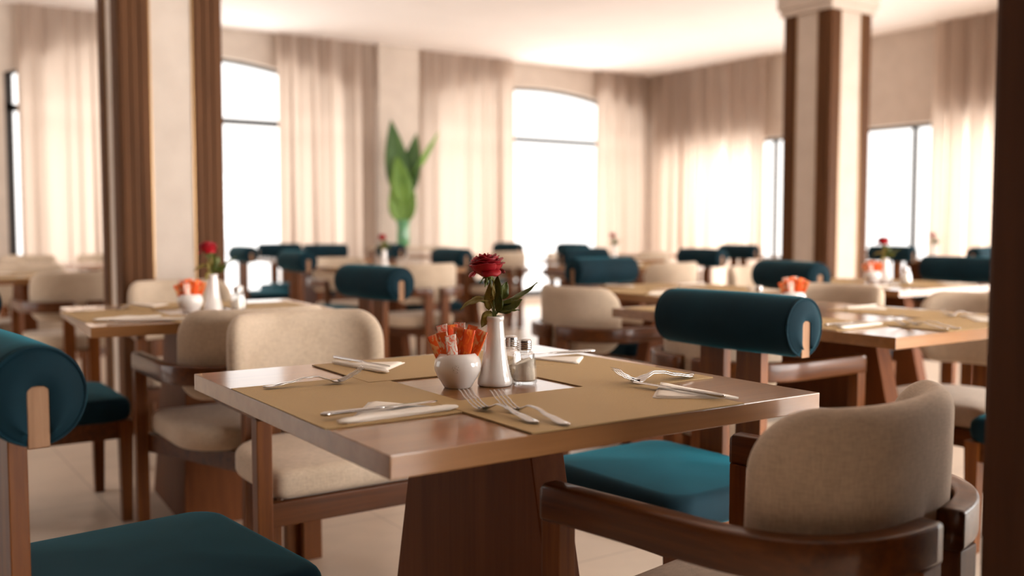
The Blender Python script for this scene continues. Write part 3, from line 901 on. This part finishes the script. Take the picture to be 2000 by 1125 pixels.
# the other laid tables: same pattern, softer settings
def lay_table(key, c, rz, name, sides, forks=True, glint=True):
    q = rel(c, rz); R = math.radians(rz)
    for (x, y, a), sd in zip(MATS, SIDE):
        if sd in sides:
            X, Y = q((x, y)); put(PM, X, Y, ZT+.0003+(.0006 if a == 0 else 0), math.radians(a+random.uniform(-1, 1))+R, sides[sd]['mat'], 'placemats on '+name)
    geo = {'west': (((-.425, -.235), (-.205, -.222), (-.30, -.11)), ((-.41, .16), (-.255, .145)), ((-.432, -.18), (-.216, -.175))),
           'south': (((.262, -.435), (.262, -.205), (.14, -.335)), ((-.14, -.445), (-.142, -.29)), ((.222, -.425), (.196, -.225))),
           'north': (((-.155, .405), (-.125, .215), (-.035, .335)), ((.15, .42), (.15, .27)), ((-.14, .43), (-.105, .215))),
           'east': (((.42, .25), (.20, .225), (.31, .12)), ((.372, -.196), (.214, -.19)), ((.44, .2), (.27, .24)))}
    for sd, d in sides.items():
        n, f, k = geo[sd]
        if 'nap' in d: napkin(q(n[0]), q(n[1]), q(n[2]), d['nap'], 'napkins on '+name)
        if 'fork' in d: lay(FK, q(f[0]), q(f[1]), ZM, d['fork'], 'forks on '+name)
        if 'knife' in d: lay(KN, q(k[0]), q(k[1]), ZM+.005, d['knife'], 'knives on '+name)
lay_table('pillar', (1.09, 3.64), 0, 'the table by the fluted pillar', {
  'west': dict(mat='woven placemat at the left end of the pillar table', nap='crumpled white napkin at the back left of the pillar table', fork='fork beside the back left napkin of the pillar table'),
  'south': dict(mat='woven placemat at the front of the pillar table', fork='fork near the sachet bowl at the front of the pillar table'),
  'north': dict(mat='woven placemat at the back of the pillar table, before the fluted pillar', nap='white napkin at the back of the pillar table, against the cream chair'),
  'east': dict(mat='woven placemat behind the shakers on the pillar table')})
napkin((.70, 3.36), (1.02, 3.22), (.90, 3.36), 'flat white napkin along the front edge of the pillar table', 'napkins on the table by the fluted pillar')
q3 = (2.9, 2.09)
lay_table('longn', q3, 0, 'the long table', {
  'west': dict(mat='woven placemat at the near left of the long table', nap='white napkin beside the big teal roll on the long table', knife='knife beside the big teal roll on the long table'),
  'south': dict(mat='woven placemat at the near end of the long table', fork='right fork of the pair at the front corner of the long table', nap='white napkin at the near end of the long table beside the dark post'),
  'east': dict(mat='woven placemat on the far side of the long table beside the dark post', fork='fork on the far side of the long table beside the dark post', nap='white napkin in front of the cream chair beside the orange sachets')})
lay(FK, (2.72, 1.66), (2.72, 1.82), ZM, 'left fork of the pair at the front corner of the long table', 'forks on the long table')
lay_table('longf', (2.9, 2.62), 0, 'the long table', {'west': dict(mat='woven placemat on the long table behind the big teal roll')})
for key, nm in (('striped', 'the table before the striped pillar'), ('beyond', 'the table beyond the long table'), ('roll', 'the table behind the slotted teal roll'), ('left', 'the far left table'), ('middle', 'the middle far table'),
                ('sprig', 'the far table below the middle window')):
    x, y, rz, lab = TABLES[key]
    lay_table(key, (x, y), 0, nm, {sd: dict(mat='woven placemat on '+nm, nap='white napkin on '+nm) for sd in SIDE})

# centrepiece: bowl of sachets, vase, rose, shakers
def make_bowl():
    prof = [(.0, .0015), (.022, .0015), (.0255, 0), (.0275, .002), (.032, .010), (.0395, .022), (.0445, .034), (.0458, .043), (.0445, .052), (.0405, .0605), (.0365, .0655), (.0335, .0675),
            (.0315, .0665), (.034, .0625), (.039, .056), (.0425, .048), (.0425, .038), (.038, .024), (.028, .010), (.0, .007)]
    o = obj('sugar_bowl', lathe(bmesh.new(), [(max(r, .0004), z) for r, z in prof], 48), BOWLM)
    o['category'] = 'bowl'; return o
def make_vase():
    prof = [(.0004, .001), (.031, .0), (.0338, .002), (.0346, .006), (.0340, .012), (.0318, .020), (.0290, .030), (.0258, .045), (.0228, .065), (.0205, .085), (.0186, .105), (.0172, .124), (.0170, .127), (.0178, .1285), (.0181, .132), (.0178, .1355),
            (.0160, .1365), (.0148, .135), (.0148, .12), (.017, .09), (.018, .05), (.0004, .03)]
    o = obj('bud_vase', lathe(bmesh.new(), prof, 48), CERAMIC); o['category'] = 'vase'; return o
def make_shaker(fill, fm):
    root = thing('salt_shaker', '', 'shaker')
    n = 8; bm = bmesh.new()
    def ring(r, z, rnd=0.0, m=32):
        out = []
        for i in range(m):
            a = 2*PI*i/m; k = (a % (2*PI/n))-PI/n
            rr = r*math.cos(PI/n)/math.cos(k)
            rr = rr*(1-rnd)+r*rnd
            out.append((rr*math.cos(a), rr*math.sin(a), z))
        return out
    prof = [(.0215, 0, .6), (.0240, .0025, .2), (.0242, .006, 0), (.0225, .03, 0), (.0205, .052, 0), (.0190, .058, .4), (.0150, .062, 1), (.0118, .064, 1), (.0118, .072, 1)]
    inn = [(.0102, .072, 1), (.0102, .063, 1), (.0170, .057, .8), (.0185, .050, .6), (.0200, .03, .6), (.0212, .008, .6), (.0200, .0055, .6)]
    loops_to_mesh(bm, [ring(*p) for p in prof+inn])
    root.scale = (1.07, 1.07, 1.02)
    obj('glass_jar', bm, GLASS, root, smooth=False)
    bm = bmesh.new()
    lv = [(.0006, .0062), (.0192, .0062), (.0208, .009), (.0196, .03), (.0188, fill-.006)]
    loops = [[(r*math.cos(2*PI*i/32), r*math.sin(2*PI*i/32), z) for i in range(32)] for r, z in lv]
    loops.append([(.0184*math.cos(2*PI*i/32), .0184*math.sin(2*PI*i/32), fill+.007*math.cos(2*PI*i/32+.6)) for i in range(32)])
    loops_to_mesh(bm, loops)
    obj('salt' if fm is SALT else 'pepper', bm, fm, root)
    prof = [(.0126, .066), (.0134, .0665)]
    for k in range(4):
        z = .067+k*.0038; prof += [(.0134, z), (.0138, z+.0012), (.0138, z+.0024), (.0132, z+.0034)]
    prof += [(.0134, .0835), (.0125, .0858), (.0095, .0872), (.004, .0878), (.0004, .0879)]
    obj('screw_cap', lathe(bmesh.new(), prof, 32), CAPM, root)
    return root
def petal(bm, r0, r1, h0, h1, width, curl, ang, tilt=0.0, n=9, m=8, ctr=(0, 0), th=.0006):
    """cupped petal: starts at radius r0, height h0, ends at r1, h1; rim curls outward"""
    grid = []
    for j in range(m+1):
        v = j/m; row = []
        for i in range(n+1):
            u = 2*i/n-1
            sh = math.sqrt(max(0, 1-abs(u)**2.3))
            vv = v*(.66+.34*sh)
            r = r0+(r1-r0)*math.sin(min(vv*1.2, 1)*PI/2)
            z = h0+(h1-h0)*vv**(1.15 if h1 > h0 else 1.8)
            if vv > .7: 
                c = (vv-.7)/.3; r += curl*c*c; z -= curl*.75*c*c
            a = ang+u*width*(.55+.45*math.sin(min(v*1.5, 1)*PI/2))
            rr = r*(1-.10*(u*u)*v)
            z += .0012*math.sin(u*7+ang*3)*v
            row.append(Vector((ctr[0]+rr*math.cos(a), ctr[1]+rr*math.sin(a), z)))
        grid.append(row)
    V = [[bm.verts.new(p) for p in row] for row in grid]
    V2 = [[bm.verts.new(Vector((p.x*.985, p.y*.985, p.z+th))) for p in row] for row in grid]
    for j in range(m):
        for i in range(n):
            bm.faces.new((V[j][i], V[j][i+1], V[j+1][i+1], V[j+1][i])); bm.faces.new((V2[j][i], V2[j+1][i], V2[j+1][i+1], V2[j][i+1]))
    for j in range(m):
        bm.faces.new((V[j][0], V[j+1][0], V2[j+1][0], V2[j][0])); bm.faces.new((V[j][n], V2[j][n], V2[j+1][n], V[j+1][n]))
    for i in range(n):
        bm.faces.new((V[m][i], V[m][i+1], V2[m][i+1], V2[m][i])); bm.faces.new((V[0][i], V2[0][i], V2[0][i+1], V[0][i+1]))
    return bm
def leaf(bm, p0, p1, w, side, fold=.25, sag=.0, n=10, th=.0005):
    """leaf blade from p0 to p1; side: direction of its width"""
    p0, p1 = Vector(p0), Vector(p1); d = p1-p0; L = d.length; t = d.normalized()
    s = Vector(side); s = (s-t*s.dot(t)).normalized(); up = s.cross(t)
    rows = []
    for j in range(n+1):
        v = j/n; c = p0+d*v+Vector((0, 0, -1))*sag*4*v*(1-v)*-1
        ww = w*max(.02, math.sin(PI*min(1, v**.8))**.8)*(1-.25*v)
        rows.append([c+s*ww*k+up*abs(k)*ww*fold + up*.0012*math.sin(v*14+k*3) for k in (-1, -.5, 0, .5, 1)])
    V = [[bm.verts.new(p) for p in r] for r in rows]; V2 = [[bm.verts.new(p+up*-th) for p in r] for r in rows]
    for j in range(n):
        for i in range(4):
            bm.faces.new((V[j][i], V[j][i+1], V[j+1][i+1], V[j+1][i])); bm.faces.new((V2[j][i], V2[j+1][i], V2[j+1][i+1], V2[j][i+1]))
        bm.faces.new((V[j][0], V[j+1][0], V2[j+1][0], V2[j][0])); bm.faces.new((V[j][4], V2[j][4], V2[j+1][4], V[j+1][4]))
    bm.faces.new(V[0]+V2[0][::-1]); bm.faces.new(V[n]+V2[n][::-1])
    return bm
def make_rose():
    """origin at the foot of the vase; local x = to the viewer's right, y = away"""
    root = thing('rose', '', 'flower')
    obj('stem', tube(bmesh.new(), [(.002, 0, .04), (.001, 0, .10), (-.001, 0, .145), (-.006, -.001, .185), (-.010, -.002, .214)], [.0021, .0021, .002, .0019, .0022], 8), STEM, root)
    B = Vector((-.014, -.002, .214))
    def fin(bm):
        R = Matrix.Rotation(math.radians(-6), 4, 'Y')
        for v in bm.verts: v.co = B + (R @ v.co)
        return bm
    k = 0
    rings = [  # n, r0, r1, h0, h1, half width, curl, phase
        (3, .001, .0060, .010, .0425, 1.35, .000, .2), (4, .003, .0115, .008, .0435, 1.05, .002, .9), (5, .005, .0180, .004, .0425, .95, .004, .4),
        (5, .006, .0240, .000, .0400, 1.05, .004, 1.0), (5, .008, .0285, -.001, .0355, 1.1, .006, .2), (5, .010, .0325, .002, .0290, .95, .006, .75), (3, .012, .0370, .014, -.001, .75, -.002, 3.0)]
    for n, r0, r1, h0, h1, wd, cu, ph in rings:
        for i in range(n):
            bm = petal(bmesh.new(), r0, r1*(1+.07*math.sin(i*2.3+ph)), h0, h1*(1+.05*math.sin(i*3.7+ph*5)), wd, cu*(1+.4*math.sin(i*1.9+ph)), ph+2*PI*i/n)
            obj('petal', fin(bm), ROSE, root); k += 1
    bm = bmesh.new(); lathe(bm, [(.002, -.008), (.005, -.006), (.0085, -.002), (.010, .001), (.006, .003)], 16); obj('calyx', fin(bm), LEAFD, root)
    for i in range(5):
        a = 2*PI*i/5+.5
        bm = bmesh.new(); leaf(bm, (.005*math.cos(a), .005*math.sin(a), .002), (.016*math.cos(a), .016*math.sin(a), -.020 if i % 2 else -.012), .0035, (-math.sin(a), math.cos(a), 0), .2)
        obj('sepal', fin(bm), STEM, root)
    Z = .137
    lv = [((.006, 0, Z+.022), (.084, .010, Z+.064), .013, (0, 1, .45), LEAFD, -.004), ((.006, -.004, Z+.010), (.054, -.012, Z+.032), .016, (.3, .5, .9), LEAFD, 0), ((.004, -.006, Z+.006), (.048, -.02, Z+.012), .008, (0, 1, .3), LEAFD, .003),
          ((-.010, 0, Z+.030), (-.068, -.012, Z+.012), .012, (0, .9, .5), LEAFY, .008), ((-.010, .012, Z+.022), (-.045, .02, Z+.034), .009, (0, .7, .7), LEAFD, .003), ((.003, -.002, Z+.016), (.006, -.004, Z+.080), .0135, (1, -.3, 0), LEAFD, 0),
          ((.010, .010, Z+.030), (.024, .012, Z+.066), .014, (1, .4, .1), LEAFD, 0), ((-.008, -.004, Z+.010), (-.026, -.014, Z-.022), .012, (.7, .3, .2), LEAFY, 0), ((-.012, 0, Z+.010), (-.010, -.004, Z+.064), .012, (1, .2, 0), LEAFY, 0),
          ((.006, -.008, Z+.006), (.012, -.012, Z+.042), .009, (1, -.2, 0), LEAFD, 0), ((-.002, -.004, Z+.03), (-.003, -.010, Z+.07), .0045, (1, .5, 0), LEAFY, 0)]
    for a, b, w, sd, m, sag in lv: obj('leaf', leaf(bmesh.new(), a, b, w, sd, .22, sag), m, root)
    bm = bmesh.new()
    for a, b, *_ in lv: tube(bm, [(0, 0, Z-.01), Vector(a)*.5+Vector((0, 0, Z*.5)), a], .0009, 6)
    obj('leaf_stalks', bm, STEM, root)
    return root
def make_sachet(m, L=.100, w=.0112):
    """slim paper stick, foot at the origin, flattened crimped head"""
    bm = bmesh.new(); loops = []
    for i in range(11):
        t = i/10; ww = w*(.62+.38*min(1, t*1.6)); th = .0028*(1-t)**.6+.0004
        if i == 0: ww *= .6
        loops.append([(ww*math.cos(a), th*math.sin(a)+.0009*math.sin(t*9), L*t) for a in [2*PI*k/10 for k in range(10)]])
    loops_to_mesh(bm, loops)
    o = obj('sugar_sachet', bm, m); o['category'] = 'sachet'; return o
BOWL, VASE, ROSEO, SHS, SHP = make_bowl(), make_vase(), make_rose(), make_shaker(.044, SALT), make_shaker(.034, PEPPER)
SAC = {m.name: make_sachet(m) for m in SACO+[SACW]}
USED = set()
def inst(proto, x, y, z, rz, label, group=None):
    if proto.name in USED: o = copy_tree(proto)
    else: USED.add(proto.name); o = proto
    o.location = (x, y, z); o.rotation_euler = (0, 0, rz); o['label'] = label
    if group: o['group'] = group
    return o
SPOTS = [  # lean direction (viewer's right, away), spread, height, material, twist, what it looks like
 (-.95, -.25, .37, -.004, 0, .2, 'orange sachet leaning furthest left'), (-.55, -.45, .30, .000, 2, -.15, 'cream striped orange sachet second from the left'), (-.25, -.75, .30, -.004, 'w', .35, 'white sachet crossing the front of the bunch'),
 (.10, -.55, .16, .006, 2, -.1, 'pale orange sachet in the middle front'), (.45, -.45, .26, .004, 1, .2, 'deep orange sachet right of the middle'), (.95, -.15, .37, .004, 0, -.25, 'red orange sachet leaning furthest right'),
 (.55, .35, .28, .008, 2, .3, 'tall pale sachet at the back right'), (.05, .45, .2, .012, 'w', .1, 'white sachet with dark marks at the back'), (-.55, .35, .30, .010, 'w', .2, 'white sachet sticking up at the back left'),
 (-.15, .10, .10, .008, 1, .5, 'deep orange sachet amid the bunch')]
def centrepiece(bowl, vase, sh1, sh2, where, full=True):
    vw = vase or bowl; view = math.atan2(vw[1], vw[0])-PI/2
    if bowl:
        inst(BOWL, *bowl, ZT+.0004, 0, 'round white ceramic bowl of sugar sachets on '+where, 'sugar bowls')
        c, s = math.cos(view), math.sin(view)
        for dx, dy, sp, dz, m, tw, lab in SPOTS:
            pr = SAC[(SACW if m == 'w' else SACO[m]).name]
            lx, ly = dx*.013, dy*.013
            o = inst(pr, bowl[0]+lx*c-ly*s, bowl[1]+lx*s+ly*c, ZT+.014+dz, 0, lab+' in the bowl on '+where, 'sugar sachets on '+where)
            ax = Vector((-(dx*s+dy*c), dx*c-dy*s, 0)).normalized()
            o.rotation_mode = 'QUATERNION'
            o.rotation_quaternion = (Matrix.Rotation(sp, 3, ax) @ Matrix.Rotation(view+tw, 3, 'Z')).to_quaternion()
    if vase: inst(VASE, *vase, ZT+.0004, 0, 'slim white ceramic bud vase on '+where, 'bud vases')
    if vase: inst(ROSEO, *vase, ZT+.0004, view, 'red rose in the white vase on '+where, 'roses')
    if sh1: inst(SHS, *sh1, ZT+.0004, .2, 'glass salt shaker with steel cap on '+where+', nearest to view', 'salt and pepper shakers')
    if sh2: inst(SHP, *sh2, ZT+.0004, .5, 'glass shaker with steel cap on '+where+', close behind the vase', 'salt and pepper shakers')
centrepiece(r1((-.079, -.014)), r1((-.006, -.034)), r1((.053, -.050)), r1((.062, .010)), 'the near table')
centrepiece((1.03, 3.58), (1.12, 3.60), (1.20, 3.57), (1.23, 3.63), 'the pillar table')
centrepiece((2.95, 2.43), None, (2.86, 2.52), None, 'the long table')
centrepiece((4.72, 3.34), (4.82, 3.33), (4.84, 3.22), (4.90, 3.25), 'the striped pillar table')
centrepiece(None, (3.5, 6.90), None, None, 'the table behind the slotted roll')
centrepiece(None, (6.20, 7.30), None, None, 'the middle window table')
centrepiece(None, (9.12, 5.75), None, None, 'the far table beside the dark post')

# ------------------------------------------------------------------ leafy plant in a green vase on a console by the pier
ct = thing('console_table', 'narrow pale console table carrying the green vase by the plaster pier', 'table', (5.62, 10.42, 0))
obj('tabletop', BX(-.45, .45, -.19, .19, .80, .84, bev=.004), LINEN, ct, smooth=False)
for sx in (-1, 1):
    for sy in (-1, 1):
        obj('leg', BX(sx*.42-.02, sx*.42+.02, sy*.165-.02, sy*.165+.02, 0, .80, bev=.003), WOODZ, ct, smooth=False)
v0 = (5.53, 10.40)
gv = obj('vase', lathe(bmesh.new(), [(.0005, 0), (.06, 0), (.075, .02), (.078, .12), (.07, .22), (.082, .30), (.09, .32), (.082, .318), (.065, .22), (.07, .12), (.0005, .03)], 32), GREENV, loc=(v0[0], v0[1], .841))
tag(gv, 'green glass vase holding large leaves by the plaster pier', 'vase')
pl = thing('leafy_plant', 'tall bunch of large green leaves in the green vase by the plaster pier', 'plant', (v0[0], v0[1], 0), -.5999)
for a, b, w, sd, lm in (((-.01, .02, 1.38), (-.14, .03, 2.36), .165, (1, .2, .1), PLANTD), ((.05, .03, 1.42), (.17, .04, 2.20), .145, (1, -.3, 0), PLANTD), ((.12, .0, 1.70), (.44, .0, 2.22), .065, (.6, .8, 0), PLANTL),
                    ((.02, -.03, 1.32), (-.06, -.06, 1.92), .15, (1, .1, 0), PLANTL), ((-.02, -.03, 1.13), (-.14, -.06, 1.52), .11, (1, .3, 0), PLANTL), ((.03, -.02, 1.13), (.15, -.05, 1.50), .10, (1, -.3, 0), PLANTL)):
    obj('leaf', leaf(bmesh.new(), a, b, w, sd, .25, 0, 12, .002), lm, pl)
bm = bmesh.new()
for x, z in ((-.01, 1.42), (.05, 1.45), (.12, 1.72), (.02, 1.36), (-.02, 1.16), (.03, 1.16)):
    tube(bm, [(x*.3, 0, .90), (x*.6, 0, 1.2), (x, 0, z)], .012, 8)
obj('stems', bm, PLANTL, pl)
